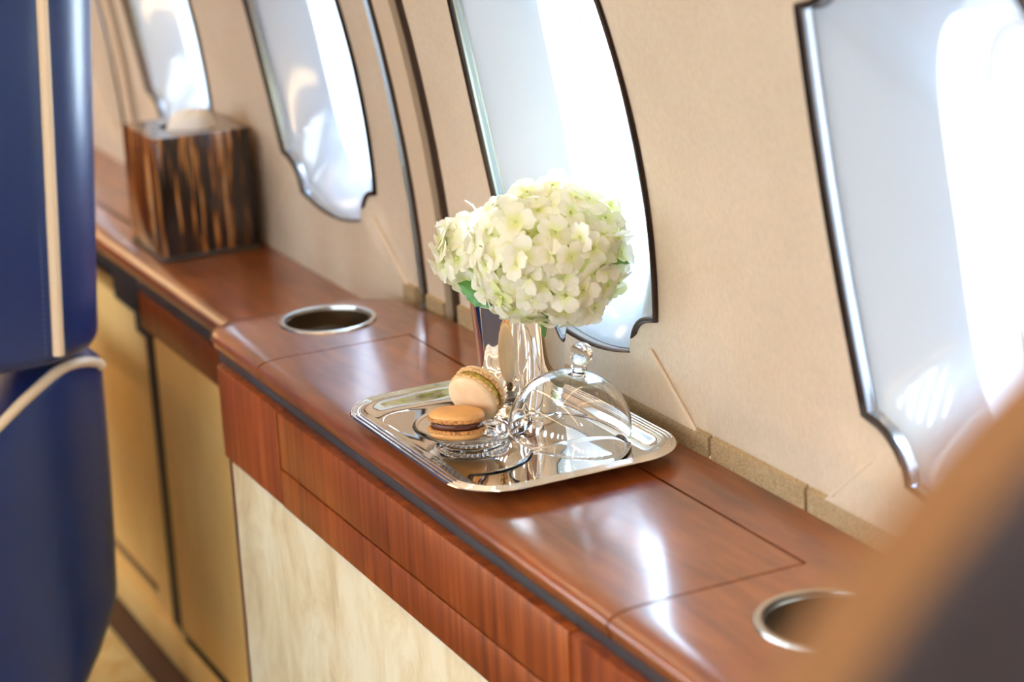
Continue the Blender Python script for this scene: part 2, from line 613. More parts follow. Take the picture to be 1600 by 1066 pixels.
# floor, ceiling, far walls
struct(obj('floor', box(-2.4, 3.4, -2.0, .34, FLOOR - .03, FLOOR), M['carpet']))
def ceiling():
    V, F = [], []
    prof = [(wally(.98) + .02, .97), (-.26, 1.13), (-.42, 1.20), (-.9, 1.24), (-1.38, 1.20), (-1.54, 1.13), (-1.66, .98), (-1.8, .60), (-1.92, .2), (-1.96, -.2), (-1.96, -.62)]
    n = len(prof)
    xs = (-2.4, 3.4)
    for x in xs: V += [(x, y, z) for y, z in prof]
    for i in range(6): F.append([i, i + 1, n + i + 1, n + i])
    return V, F, prof
V, F, prof = ceiling()
struct(obj('ceiling', (V, F), M['ceiling'], None, 60))
n = len(prof)
def far_wall():
    def at(x, t):
        i = min(3, int(t)); a_, b_ = prof[6 + i], prof[7 + i]; k = t - i
        return (x, a_[0] + (b_[0] - a_[0]) * k, a_[1] + (b_[1] - a_[1]) * k)
    cs = [-1.9 + .57 * i for i in range(9)]
    outer = [(-2.4, .25 * i) for i in range(17)] + [(3.4, .25 * i) for i in range(16, -1, -1)]
    holes = [[(c + oval(.13, .50, 2 * PI * i / 32)[0], 1.82 + oval(.13, .50, 2 * PI * i / 32)[1]) for i in range(32)] for c in cs]
    inner = [(-2.4 + .145 * i, .25 * j) for i in range(1, 40) for j in range(1, 16) if not any(pip((-2.4 + .145 * i, .25 * j), h) for h in holes)]
    v, f = fill(outer, holes, inner)
    w = struct(obj('wall_left', ([at(x, t) for x, t in v], f), M['leather'], None, 60))
    for h in holes:
        P_ = [at(x, t) for x, t in h]
        obj('rim_bead', tube(P_, .006, 6, closed=True), M['shell'], w, 60)
        Q_ = [(x, y - .02, z) for x, y, z in P_]; k = len(P_)
        obj('pane', (Q_ + [(x, y - .002, z) for x, y, z in Q_], [list(range(k)), list(range(2 * k - 1, k - 1, -1))] + [[i, (i + 1) % k, k + (i + 1) % k, k + i] for i in range(k)]), M['pane'], w, 20)
far_wall()
struct(obj('wall_back', box(-2.43, -2.4, -2.0, .34, FLOOR, 1.25), M['front']))
struct(obj('wall_front', box(3.4, 3.43, -2.0, .34, FLOOR, 1.25), M['stile']))
struct(obj('reflect_dark_floor', box(-2.4, 3.4, -1.72, -.14, FLOOR, FLOOR + .006, .001), M['reflect_dark']))  # unseen dark sheet added to darken reflections in the vase
struct(obj('reflect_dark_side', box(-2.4, 3.4, -1.96, -1.70, FLOOR, -.05, .01), M['stile']))  # unseen dark block added to give the vase brown reflections
struct(obj('wall_right_end', box(1.9, 3.4, .229, .26, FLOOR, 1.0), M['leather']))

# warm cove lamps running along both edges of the ceiling
for y, s in ((-.335, 1), (-1.465, -1)):
    o = obj('ceiling_light', box(-2.3, 3.3, y - .03, y + .03, 1.155, 1.163), M['lamp'])
    tag(o, 'long warm cove light along the ceiling on the %s side' % ('window wall' if s > 0 else 'aisle'), 'light')
for i, x in enumerate((-1.3, .1, 1.5)):
    o = obj('ceiling_light', lathe([(0, 0), (.05, 0), (.055, .006), (0, .008)], 24), M['lamp'])
    o.location = (x, -.9, 1.228)
    tag(o, 'small round warm downlight, %s of the three along the ceiling' % ('farthest', 'middle one', 'nearest')[i], 'light', 'round ceiling downlights')

o = obj('added_glow_panel', box(-2.395, -2.375, -.75, -.02, .42, .78, .006), emis('added_glow', (1.0, .72, .40), 1.8))  # unseen glow panel added for a warm highlight on the counter roll
tag(o, 'unseen warm glow panel added on the far cabin bulkhead', 'light')
o = obj('added_fill_strip', box(-2.2, 1.2, -1.702, -1.694, -.47, -.43, .002), emis('added_fill', (1.0, .70, .34), 13.0))  # unseen strip added to throw warm light on the low gold panels
tag(o, 'unseen warm fill light strip added low along the opposite side of the aisle', 'light')
# lower side wall beyond the cabinet
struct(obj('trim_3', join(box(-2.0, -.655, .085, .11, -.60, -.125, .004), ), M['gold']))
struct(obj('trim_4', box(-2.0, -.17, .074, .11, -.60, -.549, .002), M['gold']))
struct(obj('trim_5', box(-1.10, -.735, .0835, .09, -.532, -.518, .003), M['stile']))
struct(obj('trim_6', box(-2.0, -.30, .045, .12, FLOOR, FLOOR + .018, .002), M['carpet_dark']))
struct(obj('ledge_shade', box(-2.0, -.60, .115, .12, -.60, -.035), M['black']))  # black backing sheet stands in for the shade under the ledge

# ------------------------------------------------------------------ raised credenza
cr_ = tag(empty('credenza', (0, 0, 0)), 'raised mahogany credenza with folding lid, steel cup wells and cream door panel', 'credenza')
roll = [(.0022, -.0150), (.0004, -.0125), (0, -.0100), (.0006, -.0075), (.003, -.0045), (.0085, -.0020), (.016, -.0006), (.025, 0.0)]
XR = 1.30
def arc(cx, cy, r, a0, a1, n):
    return [((cx + r * math.cos(a0 + (a1 - a0) * i / n), cy + r * math.sin(a0 + (a1 - a0) * i / n)), (-math.cos(a0 + (a1 - a0) * i / n), -math.sin(a0 + (a1 - a0) * i / n))) for i in range(n + 1)]
P = []
P.append(((-.0114, .1676), (0, 0)))
P.append(((-.0114, .003), (0, 1)))
P += [((x, .003), (0, 1)) for x in (-.04, -.08, -.12)]
P += arc(-.137, .048, .045, -PI / 2, -PI, 12)
P += [((-.182, y), (1, 0)) for y in (.08, .12)]
P += arc(-.114, .158, .068, PI, PI / 2, 12)
P += [((x, .2275), (0, 0)) for x in (0, .3, .6, .9, XR)]
P += [((XR, .003), (0, 1))]
P += [((x, .003), (0, 1)) for x in (1.1, .9)]
P += [((.6864, .003), (0, 1)), ((.6864, .1676), (0, 0))]
P = P[::-1]                                       # counter-clockwise or not: normals are recalculated
CUPS = [(-.107, .118), (.775, .124)]
# the corner at the wall keeps its full outline
pts = [p for p, d in P]; ins = [d for p, d in P]
holes = [circle2(x, y, .0455, 48) for x, y in CUPS]
obj('countertop', slab(pts, ins, roll, -.0185, holes), M['top'], cr_, 40)
lp = [(-.0090, .003), (.6840, .003), (.6840, .1652), (-.0090, .1652)]
lid = slab(lp, [(0, 1), (0, 1), (0, 0), (0, 0)], roll, -.0185)
obj('lid', lid, M['top'], cr_, 40)
obj('lid_well', box(-.0105, .6855, .006, .1668, -.0200, -.0187), M['black'], cr_)
for x, y in CUPS:
    c = obj('cup_holder', lathe([(.0450, -.055), (.0447, .0005), (.0452, .0022), (.0475, .0030), (.0500, .0022), (.0508, .0002), (.0500, -.0005)], 64), M['steel'], cr_, 50)
    c.location = (x, y, 0)
    d = obj('cup_liner', lathe([(0, -.052), (.0430, -.052), (.0440, -.0505), (.0440, -.002), (.0446, -.0015), (.0448, -.002), (.0448, -.0535), (0, -.0535)], 64), M['cupin'], c)
# charcoal reveal strips under the top
for a, b in ((-.150, .0294), (.0306, .6264), (.6276, XR - .01)):
    obj('reveal_strip', box(a, b, .012, .022, -.0375, -.0187, .0006), M['strip'], cr_)
obj('reveal_strip', box(-.150, -.140, .016, .20, -.0375, -.0187, .0006), M['strip'], cr_)
# carcass with rounded front corner, rails, drawers, door panels
def rounded_board(x0, x1, y0, y1, z0, z1, r, bev=.0012):
    pts = []; ins_ = []
    A = arc(x0 + r, y0 + r, r, PI, 1.5 * PI, 8)
    for p, d in A: pts.append(p); ins_.append(d)
    pts += [(x1, y0), (x1, y1), (x0, y1)]; ins_ += [(0, 1), (0, 0), (1, 0)]
    return slab(pts, ins_, [(bev, z0 + 0.0), (0, z0 + bev), (0, z1 - bev), (bev * .4, z1 - bev * .3), (bev, z1)], z0)
obj('carcass', box(-.133, XR - .01, .012, .215, FLOOR + .012, -.0375), M['black'], cr_)
obj('end_rail', rounded_board(-.142, .0425, .0015, .10, -.1315, -.0345, .018), M['front'], cr_)
obj('rail', box(.0425, .6315, .0015, .03, -.1315, -.0932, .0006), M['front'], cr_)
obj('rail', box(.6325, XR - .01, .0015, .03, -.1315, -.0345, .0010), M['front'], cr_)
dr = obj('drawer_front', box(.0446, .6294, .0012, .03, -.0912, -.0345, .0012), M['front'], cr_)
obj('stile', rounded_board(-.140, -.1145, .006, .10, -.600, -.1322, .014), M['stile'], cr_)
obj('stile', box(.760, .790, .006, .03, -.600, -.1322, .001), M['stile'], cr_)
obj('stile', box(1.262, XR - .01, .006, .03, -.600, -.1322, .001), M['stile'], cr_)
obj('door', box(-.1135, .759, .004, .03, -.600, -.1328, .0015), M['cream'], cr_)
obj('door', box(.791, 1.261, .004, .03, -.600, -.1328, .0015), M['cream'], cr_)
obj('plinth', box(-.135, XR - .012, .02, .20, FLOOR, -.601), M['black'], cr_)

# ------------------------------------------------------------------ low credenza
lc = tag(empty('credenza', (-.9, .15, -.035)), 'lower mahogany side ledge with door in warm-lit gold, under the striped box', 'credenza')
def lowpart(name, vf, mat_, angle=35):
    o = obj(name, vf, mat_, lc, angle)
    o.matrix_parent_inverse = Matrix.Translation((.9, -.15, .035))
    return o
lroll = [(.004, -.024), (.001, -.020), (0, -.015), (.0012, -.010), (.005, -.0055), (.011, -.0022), (.018, -.0006), (.026, 0)]
lroll = [(k, z - .035) for k, z in lroll]
lpts = [(-2.0, .062), (-.170, .062), (-.170, .228), (-2.0, .228)]
lowpart('countertop', slab(lpts, [(0, 1), (0, 1), (0, 0), (0, 0)], lroll, -.060), M['top'])
lowpart('reveal_strip', box(-.655, -.15, .076, .088, -.0835, -.0602), M['strip'])
lowpart('carcass', box(-.648, -.145, .086, .21, -.53, -.0603), M['black'])
lowpart('rail', box(-.648, -.145, .074, .098, -.1310, -.0840, .001), M['front'])
lowpart('stile', box(-.650, -.603, .0775, .098, -.538, -.1320, .001), M['black'])  # mahogany stile, coloured black for the shade it stands in
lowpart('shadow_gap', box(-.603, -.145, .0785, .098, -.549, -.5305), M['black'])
lowpart('door', box(-.601, -.146, .074, .098, -.530, -.1330, .002), M['gold'])
lowpart('knee_shade', join(box(-.790, -.652, .0805, .21, -.126, -.0603, .002), box(-.700, -.652, .0802, .21, -.150, -.126, .002)), M['black'])  # black blocks in front of the panel stand in for knee-space shade

# ------------------------------------------------------------------ tissue box
tb = tag(empty('tissue_box', (-.640, .152, -.035)), 'square striped dark ebony tissue box at the far end of the ledge', 'tissue box')
def tbox():
    return
hx, hy, H = .0650, .0620, .153
opening = [(.029 * math.cos(2 * PI * i / 32), .033 * math.sin(2 * PI * i / 32)) for i in range(32)]
obj('base', box(-hx - .001, hx + .001, -hy - .001, hy + .001, 0, .006, .0015), M['ebony_base'], tb)
t_ = .006
walls = join(box(-hx, hx, -hy, -hy + t_, .006, H - .004, .0008), box(-hx, hx, hy - t_, hy, .006, H - .004, .0008),
             box(-hx, -hx + t_, -hy + t_, hy - t_, .006, H - .004), box(hx - t_, hx, -hy + t_, hy - t_, .006, H - .004))
obj('body', walls, M['macassar'], tb)
sq = [(-hx, -hy), (hx, -hy), (hx, hy), (-hx, hy)]
obj('lid', slab(sq, [(.7, .7), (-.7, .7), (-.7, -.7), (.7, -.7)], [(0, H - .0045), (0, H - .001), (.001, H)], H - .0045, [opening]), M['macassar'], tb)

V, F = [], []
nn, mm = 30, 9
for i in range(nn):
    a = 2 * PI * i / nn
    for j in range(mm):
        t = j / (mm - 1)
        r = (.030 * math.cos(t * PI / 2 * .96) ** .75 + .001) * (1 + .16 * math.sin(3 * a + 2.6 * t) * (.3 + t))
        V.append((r * math.cos(a) * .85, r * math.sin(a) + .004 * t, -.010 + .030 * math.sin(t * PI / 2) + .002 * math.sin(5 * a) * t))
for i in range(nn):
    k = (i + 1) % nn
    for j in range(mm - 1):
        F.append([i * mm + j, k * mm + j, k * mm + j + 1, i * mm + j + 1])
F.append([i * mm + mm - 1 for i in range(nn)])
to = obj('tissue', (V, F), M['tissue'], None, 80)
to.location = (-.628, .157, -.035 + H)
tag(to, 'cream paper tissue peeking out of the striped ebony box', 'tissue')

# ------------------------------------------------------------------ navy seat at left
def rounded_prism(outline, x0, x1, r, seg=5):
    """outline in (y, z); extruded along x with a rolled rim of radius r"""
    n = len(outline)
    cy = sum(p[0] for p in outline) / n; cz = sum(p[1] for p in outline) / n
    def normal(i):
        a = Vector(outline[i - 1]); b = Vector(outline[(i + 1) % n])
        t = (b - a).normalized()
        nn_ = Vector((t.y, -t.x))
        if nn_.dot(Vector(outline[i]) - Vector((cy, cz))) < 0: nn_ = -nn_
        return nn_
    N_ = [normal(i) for i in range(n)]
    V, F = [], []
    rings = []
    for k in range(seg + 1):
        a = PI / 2 * k / seg
        rings.append((x0 + r - r * math.sin(PI / 2 - a) if False else x0 + r * (1 - math.sin(a)), r * (1 - math.cos(a))))
    rings = [(x0 + r * (1 - math.cos(PI / 2 * k / seg)), r * (1 - math.sin(PI / 2 * k / seg))) for k in range(seg + 1)]
    rings += [(x1 - r * (1 - math.cos(PI / 2 * k / seg)), r * (1 - math.sin(PI / 2 * k / seg))) for k in range(seg, -1, -1)]
    for x, d in rings:
        for i in range(n):
            V.append((x, outline[i][0] - N_[i].x * d, outline[i][1] - N_[i].y * d))
    for k in range(len(rings) - 1):
        for i in range(n):
            j = (i + 1) % n
            F.append([k * n + i, k * n + j, (k + 1) * n + j, (k + 1) * n + i])
    F.append(list(range(n))[::-1]); F.append([(len(rings) - 1) * n + i for i in range(n)])
    return V, F
def rrect(y0, y1, z0, z1, r, n=8, r2=None):
    r2 = r if r2 is None else r2
    out_ = []
    for cy, cz, a0, rr in ((y1 - r, z1 - r, 0, r), (y0 + r, z1 - r, PI / 2, r), (y0 + r2, z0 + r2, PI, r2), (y1 - r2, z0 + r2, 1.5 * PI, r2)):
        for i in range(n + 1):
            a = a0 + PI / 2 * i / n
            out_.append((cy + rr * math.cos(a), cz + rr * math.sin(a)))
    return out_

ns = tag(empty('cabin_seat', (-.56, -.34, FLOOR)), 'navy leather cabin seat with cream piping, across the aisle from the low ledge', 'seat')
def seatpart(name, vf, mat_, parent=None, angle=35):
    o = obj(name, vf, mat_, parent or ns, angle)
    o.matrix_parent_inverse = Matrix.Translation((.56, .34, -FLOOR)) if parent is None else Matrix()
    return o
# back rest: plan outline (x, y) with round corners, raised along z with soft top and bottom
def cushion(plan, z0, z1, r, seg=6, lean=(0, 0)):
    n = len(plan)
    cx = sum(p[0] for p in plan) / n; cy = sum(p[1] for p in plan) / n
    N_ = []
    for i in range(n):
        a = Vector(plan[i - 1]); b = Vector(plan[(i + 1) % n]); t = (b - a).normalized()
        q = Vector((t.y, -t.x))
        if q.dot(Vector(plan[i]) - Vector((cx, cy))) < 0: q = -q
        N_.append(q)
    rings = [(z0 + r * (1 - math.cos(PI / 2 * k / seg)), r * (1 - math.sin(PI / 2 * k / seg))) for k in range(seg + 1)]
    mid = [(z0 + r + (z1 - z0 - 2 * r) * k / 8, 0) for k in range(1, 8)]
    rings += mid + [(z1 - r * (1 - math.cos(PI / 2 * k / seg)), r * (1 - math.sin(PI / 2 * k / seg))) for k in range(seg, -1, -1)]
    V, F = [], []
    for z, d in rings:
        s = (z - z0) / (z1 - z0)
        for i in range(n):
            V.append((plan[i][0] - N_[i].x * d + lean[0] * s, plan[i][1] - N_[i].y * d + lean[1] * s, z))
    for k in range(len(rings) - 1):
        for i in range(n):
            j = (i + 1) % n
            F.append([k * n + i, k * n + j, (k + 1) * n + j, (k + 1) * n + i])
    F.append(list(range(n))[::-1]); F.append([(len(rings) - 1) * n + i for i in range(n)])
    return V, F
SX, SY = -.248, -.0660          # nearest window-side corner of the seat
plan_b = rrect(-.47, SX, -.62, SY, .092, 14)
seatpart('backrest', cushion(plan_b, -.043, .56, .018, 5, (0, .050)), M['navy'], None, 50)
def face_y(y0, z): return y0 + .062 * (z + .03)
zz = [-.030 + .57 * i / 20 for i in range(21)]
seatpart('piping', tube([(SX - .0022, face_y(-.129, z), z) for z in zz], .0062, 8), M['piping'])
for off in (.010, -.010):
    V, F = [], []
    for i in range(92):
        z = -.028 + .0062 * i
        a = Vector((SX + (-.0012 if off > 0 else -.0120), face_y(-.129, z) - off - (.004 if off > 0 else -.004), z)); b = a + Vector((0, .0002, .0040))
        V2, F2 = tube([a, b], .0007, 4); k = len(V); V += V2; F += [[q + k for q in f] for f in F2]
    s_ = seatpart('stitching', (V, F), M['thread']); s_['kind'] = 'stuff'
top = [(-.0745, -.061), (-.083, -.0560), (-.0914, -.0530), (-.1015, -.0510), (-.1122, -.0506), (-.1210, -.0522), (-.1301, -.0553), (-.1485, -.0655), (-.167, -.0770), (-.1859, -.0914), (-.23, -.125), (-.30, -.185), (-.40, -.27), (-.50, -.33)]
outl = top[::-1] + [(-.0725, -.070), (-.0735, -.1218), (-.0760, -.1955), (-.0795, -.2704), (-.0830, -.325), (-.0860, -.342), (-.0980, -.366), (-.1131, -.3938), (-.145, -.440), (-.20, -.47), (-.50, -.47)]
def bend(vf):
    R_ = []
    for x, y, z in vf[0]:
        t = max(0, (y + .20) / .127)
        R_.append((x - .045 * t * t, y + .007 * min(1, t), z))
    return R_, vf[1]
av, af = rounded_prism(outl, -.70, -.268, .014, 5)
big = max(range(len(af)), key=lambda i: (len(af[i]), sum(av[j][0] for j in af[i]) / len(af[i])))
cap = af.pop(big)
cpts = [(av[j][1], av[j][2]) for j in cap]
if area2(cpts) < 0: cpts = cpts[::-1]
ci = [(-.49 + .012 * i, -.46 + .012 * j) for i in range(36) for j in range(35)]
ci = [p for p in ci if pip(p, cpts) and min((Vector(p) - Vector(q)).length for q in cpts) > .006]
v2, f2 = fill(cpts, (), ci)
seatpart('arm_shell', bend(join((av, af), ([(-.268, y, z) for y, z in v2], f2))), M['navy'], None, 60)
pp = [(-.2705, y - .0035, z - .0045) for y, z in top[::-1]] + [(-.2705, -.0760, -.0700)]
seatpart('piping', tube(bend((pp, []))[0], .0058, 8), M['piping'])
seatpart('pedestal', box(-.72, -.42, -.52, -.20, FLOOR, -.46, .01), M['darkbronze'])
seatpart('seat_cushion', box(-.98, -.475, -.60, -.10, -.26, -.14, .03, 4), M['navy'])

# ------------------------------------------------------------------ near seat at right, out of focus
fs = tag(empty('cabin_seat', (1.53, -.179, FLOOR)), 'large blurred dark brown seat back with tan edge, closest to the viewer', 'seat')
def fpart(name, vf, mat_, angle=50):
    o = obj(name, vf, mat_, fs, angle)
    o.matrix_parent_inverse = Matrix.Translation((-1.53, .179, -FLOOR))
    return o
R0 = .300
NY, NZ = -.180, .214
def back_outline(r):
    o_ = [(NY + r * math.cos(PI * i / 40), NZ + r * math.sin(PI * i / 40)) for i in range(41)]
    o_ = [(min(y, .10), z) for y, z in o_]
    return o_ + [(NY - r, .1), (NY - r, -.1), (NY - r + .02, -.28), (.10 - .02, -.28), (.10, -.1), (.10, .1)]
ol = back_outline(R0)
ded = [ol[0]]
for p in ol[1:]:
    if (Vector(p) - Vector(ded[-1])).length > 1e-4: ded.append(p)
fpart('gusset', rounded_prism(ded, 1.515, 1.543, .008, 4), M['tan'])
ded2 = []
for p in back_outline(R0 - .0035):
    if not ded2 or (Vector(p) - Vector(ded2[-1])).length > 1e-4: ded2.append(p)
fpart('backrest', rounded_prism([(min(y, .09), z) for y, z in ded2], 1.52, 1.5470, .005, 4), M['darkleather'])
fpart('seat_cushion', box(1.02, 1.50, -.45, -.03, -.30, -.16, .03, 4), M['darkleather'])
fpart('pedestal', box(1.10, 1.45, -.42, -.08, FLOOR, -.29, .01), M['darkbronze'])

# ------------------------------------------------------------------ silver tray
TC = ((.187 + .4685) / 2, (.004 + .2125) / 2)
THX, THY = (.4685 - .187) / 2, (.2125 - .004) / 2
tray = tag(empty('serving_tray', (TC[0], TC[1], .0004)), 'mirror polished silver tray with ribbed rim on the credenza lid', 'tray')
def rring(off, z, r=.050, n=14):
    out_ = []
    hx_, hy_ = THX - off, THY - off
    rr = max(.004, r - off)
    for cx, cy, a0 in ((hx_ - rr, hy_ - rr, 0), (-hx_ + rr, hy_ - rr, PI / 2), (-hx_ + rr, -hy_ + rr, PI), (hx_ - rr, -hy_ + rr, 1.5 * PI)):
        for i in range(n + 1):
            a = a0 + PI / 2 * i / n
            out_.append((cx + rr * math.cos(a), cy + rr * math.sin(a), z))
    return out_
def ringmesh(R, cap0=False, cap1=False):
    V = [p for r in R for p in r]; n = len(R[0]); F = []
    for k in range(len(R) - 1):
        for i in range(n):
            j = (i + 1) % n
            F.append([k * n + i, k * n + j, (k + 1) * n + j, (k + 1) * n + i])
    if cap0: F.append(list(range(n))[::-1])
    if cap1: F.append([(len(R) - 1) * n + i for i in range(n)])
    return V, F
pan = [(.034, .0000), (.026, .0015), (.019, .0062), (.013, .0100), (.002, .0110), (.0008, .0122)]
upper = [(.011, .0128), (.013, .0122), (.0165, .0098), (.021, .0068), (.025, .0048), (.028, .0040), (.030, .0037), (.036, .0036)]
obj('pan', ringmesh([rring(o_, z) for o_, z in pan + [(.004, .0124)] + upper], True, True), M['silver'], tray, 30)
def ridge(o0, o1, z, h):
    return [(o0 + (o1 - o0) * t, z + h * math.sin(PI * t)) for t in (0, .2, .4, .6, .8, 1)]
for k in range(3):
    o0 = .0002 + k * .0037
    obj('rim_bead', ringmesh([rring(o_, z) for o_, z in ridge(o0, o0 + .0036, .0120, .0016)] + [rring(o0 + .0018, .0114), rring(o0, .0120)]), M['silver'], tray, 60)

TZ = .0004 + .0036            # mirror surface
# ------------------------------------------------------------------ vase
vx, vy = .270, .152
vase = tag(empty('vase', (vx, vy, TZ)), 'tapered mirror silver tumbler vase holding the white hydrangeas', 'vase')
vp = [(0, 0), (.0335, 0), (.0345, .0012), (.0350, .003), (.0385, .050), (.0428, .1010), (.0430, .1018), (.0424, .1020), (.0418, .1010), (.0374, .050), (.034, .004), (0, .003)]
obj('body', lathe(vp, 72), M['silver'], vase, 40)

# ------------------------------------------------------------------ hydrangeas
def floret_mesh(seed, green=False):
    rnd = random.Random(seed)
    V, F, rim, mi = [], [], [], []
    nu, nv = 8, 6
    for p in range(4):
        a = PI / 2 * p + rnd.uniform(-.12, .12)
        Lp = rnd.uniform(.0118, .0140); Wp = rnd.uniform(.0068, .0082)
        tilt = rnd.uniform(.12, .42); cup = rnd.uniform(-.05, .35); tw = rnd.uniform(-.15, .15)
        ph = rnd.uniform(0, 6)
        k = len(V)
        for i in range(nu + 1):
            t = .5 - .5 * math.cos(PI * i / nu)
            w = Wp * max(.0, 1 - abs((t * .985 - .5) / .5) ** 2.5) ** .5 * (.55 + .45 * t) * 1.12
            for j in range(nv + 1):
                s = j / nv * 2 - 1
                x = .0012 + Lp * t - .0012 * s * s * t
                y = w * s
                z = .0008 * (p % 2) + x * math.tan(tilt) * (1 - .45 * t) + cup * w * s * s - .0016 * t * t + .0004 * math.sin(5 * s + ph) * t + tw * y
                V.append((x * math.cos(a) - y * math.sin(a), x * math.sin(a) + y * math.cos(a), z))
                rim.append(min(1, t * 1.3))
        for i in range(nu):
            for j in range(nv):
                q = k + i * (nv + 1) + j
                F.append([q, q + 1, q + nv + 2, q + nv + 1]); mi.append(0)
    # eye
    k = len(V)
    for i in range(4):
        for j in range(6):
            ph = PI / 2 * (1 - i / 3) if i < 3 else 0
            r = .0013 * math.cos(PI / 2 * (3 - i) / 3); z = .0018 + .0013 * math.sin(PI / 2 * (3 - i) / 3)
            V.append((r * math.cos(j * PI / 3), r * math.sin(j * PI / 3), z)); rim.append(0)
    for i in range(3):
        for j in range(6):
            F.append([k + i * 6 + j, k + i * 6 + (j + 1) % 6, k + (i + 1) * 6 + (j + 1) % 6, k + (i + 1) * 6 + j]); mi.append(1)
    me = bpy.data.meshes.new('floret')
    me.from_pydata(V, [], F); me.update()
    me.materials.append(M['petal_green'] if green else M['petal']); me.materials.append(M['bead'])
    me.polygons.foreach_set('material_index', mi)
    at = me.attributes.new('rim', 'FLOAT', 'POINT')
    at.data.foreach_set('value', rim)
    me.shade_smooth()
    return me
FM = [floret_mesh(i) for i in range(7)]
FG = [floret_mesh(50 + i, True) for i in range(3)]

def hydrangea(loc, R, count, label, squash, seed, stem_to, lumps=.06):
    rnd = random.Random(seed)
    h = tag(empty('hydrangea', loc), label, 'flower', 'hydrangeas in the silver vase')
    core = []
    V, F = lathe([(R * .70 * math.sin(PI * i / 12), -R * .70 * math.cos(PI * i / 12)) for i in range(13)], 24)
    V = [Vector(v) * (1 + .12 * noise.noise(Vector(v) * 60)) for v in V]
    V = [(v.x * squash[0], v.y * squash[1], v.z * squash[2]) for v in V]
    obj('flower_core', (V, F), M['core'], h, 80)
    ga = PI * (3 - math.sqrt(5))
    for i in range(count):
        z = 1 - 1.93 * (i + .5) / count
        r = math.sqrt(max(0, 1 - z * z)); a = ga * i
        d = Vector((r * math.cos(a), r * math.sin(a), z))
        d = (d + Vector((rnd.gauss(0, .05), rnd.gauss(0, .05), rnd.gauss(0, .05)))).normalized()
        lump = 1 + lumps * noise.noise(d * 2.3 + Vector((seed, 0, 0))) * 2
        deep = i % 5 == 4
        rr = R * lump * (rnd.uniform(.80, .86) if deep else rnd.uniform(.93, 1.03)) - .006
        pos = Vector((d.x * squash[0], d.y * squash[1], d.z * squash[2])) * rr
        green = deep and rnd.random() < .75 or (d.z < -.3 and rnd.random() < .25)
        o = bpy.data.objects.new('floret', rnd.choice(FG if green else FM))
        COL.objects.link(o); o.parent = h
        nrm = (d + Vector((rnd.gauss(0, .32), rnd.gauss(0, .32), rnd.gauss(0, .32)))).normalized()
        qt = nrm.to_track_quat('Z', 'Y') @ Vector((0, 0, 1)).rotation_difference(Vector((0, 0, 1)))
        o.rotation_mode = 'QUATERNION'
        from mathutils import Quaternion
        o.rotation_quaternion = qt @ Quaternion((0, 0, 1), rnd.uniform(0, 2 * PI))
        s = rnd.uniform(.98, 1.28)
        o.scale = (s, s, s); o.location = pos
    a = Vector(stem_to) - Vector(loc)
    mid = a * .45 + Vector((0, 0, -.01))
    obj('stem', tube([Vector((0, 0, -R * .4)), mid, a], .0028, 8), M['stem'], h)
    return h
h1 = hydrangea((.333, .150, .158), .068, 185, 'large round ivory and lime hydrangea head filling the vase top', (1.03, 1.0, .90), 3, (vx + .012, vy + .008, TZ + .012))
h2 = hydrangea((.212, .140, .136), .037, 62, 'smaller ivory hydrangea head at the left of the bouquet', (1.0, 1.0, 1.02), 11, (vx - .012, vy - .006, TZ + .012), .03)

def leaf_mesh(Lf, Wf, bend=.3):
    V, F = [], []
    nu, nv = 16, 6
    for i in range(nu + 1):
        t = i / nu
        w = Wf * math.sin(PI * t ** .8) ** .9 + .0002
        if i % 2 and 0 < i < nu: w *= .88
        for j in range(nv + 1):
            s = j / nv * 2 - 1
            V.append((Lf * t, w * s, -bend * Lf * t * t + .28 * w * abs(s) + .0012 * math.sin(t * 30) * abs(s)))
    for i in range(nu):
        for j in range(nv):
            q = i * (nv + 1) + j
            F.append([q, q + 1, q + nv + 2, q + nv + 1])
    return V, F
def basis(origin, xdir, nrm):
    x = Vector(xdir).normalized(); z = Vector(nrm); z = (z - x * z.dot(x)).normalized(); y = z.cross(x)
    return Matrix.Translation(origin) @ Matrix((x, y, z)).transposed().to_4x4()
lf = obj('leaf', leaf_mesh(.037, .0150, .12), M['leaf'], h2, 60)
lf.matrix_local = basis(Vector((.2345, .143, .0925)) - FWD * .042 + DOWN * .003 + RIGHT * .002 - Vector(h2.location), -RIGHT * .80 - DOWN * .62 - FWD * .1, -FWD * .80 + RIGHT * .3 - DOWN * .5)
lf2 = obj('leaf', leaf_mesh(.034, .010, .2), M['leaf'], h1, 60)
lf2.matrix_local = basis(Vector((.395, .158, .158)) - Vector(h1.location), RIGHT * .9 - DOWN * .25 + FWD * .1, -FWD * .3 - DOWN)

# ------------------------------------------------------------------ glass plate
px_, py_ = .3195, .0785
plate = tag(empty('glass_plate', (px_, py_, TZ)), 'small footed clear glass plate under the two macarons', 'plate')
pl = [(0, .0085), (.020, .0088), (.032, .0098), (.040, .0118), (.0465, .0142), (.0500, .0150), (.0507, .0143), (.0503, .0134), (.0465, .0120), (.040, .0096), (.033, .0076), (.029, .0066), (.0265, .0050), (.0285, .0022), (.0315, .0008), (.0320, .0002), (.0305, 0), (.026, .0010), (.022, .0040), (.010, .0050), (0, .0052)]
obj('dish', lathe(pl, 72, True), M['glass'], plate, 50)
V, F = [], []
for i in range(44):
    a = 2 * PI * i / 44
    bm = bmesh.new(); bmesh.ops.create_icosphere(bm, subdivisions=1, radius=.0021)
    k = len(V)
    V += [(v.co.x + .0300 * math.cos(a), v.co.y + .0300 * math.sin(a), v.co.z * 1.15 + .0040) for v in bm.verts]
    F += [[v.index + k for v in f.verts] for f in bm.faces]; bm.free()
obj('beading', (V, F), M['glass'], plate, 80)

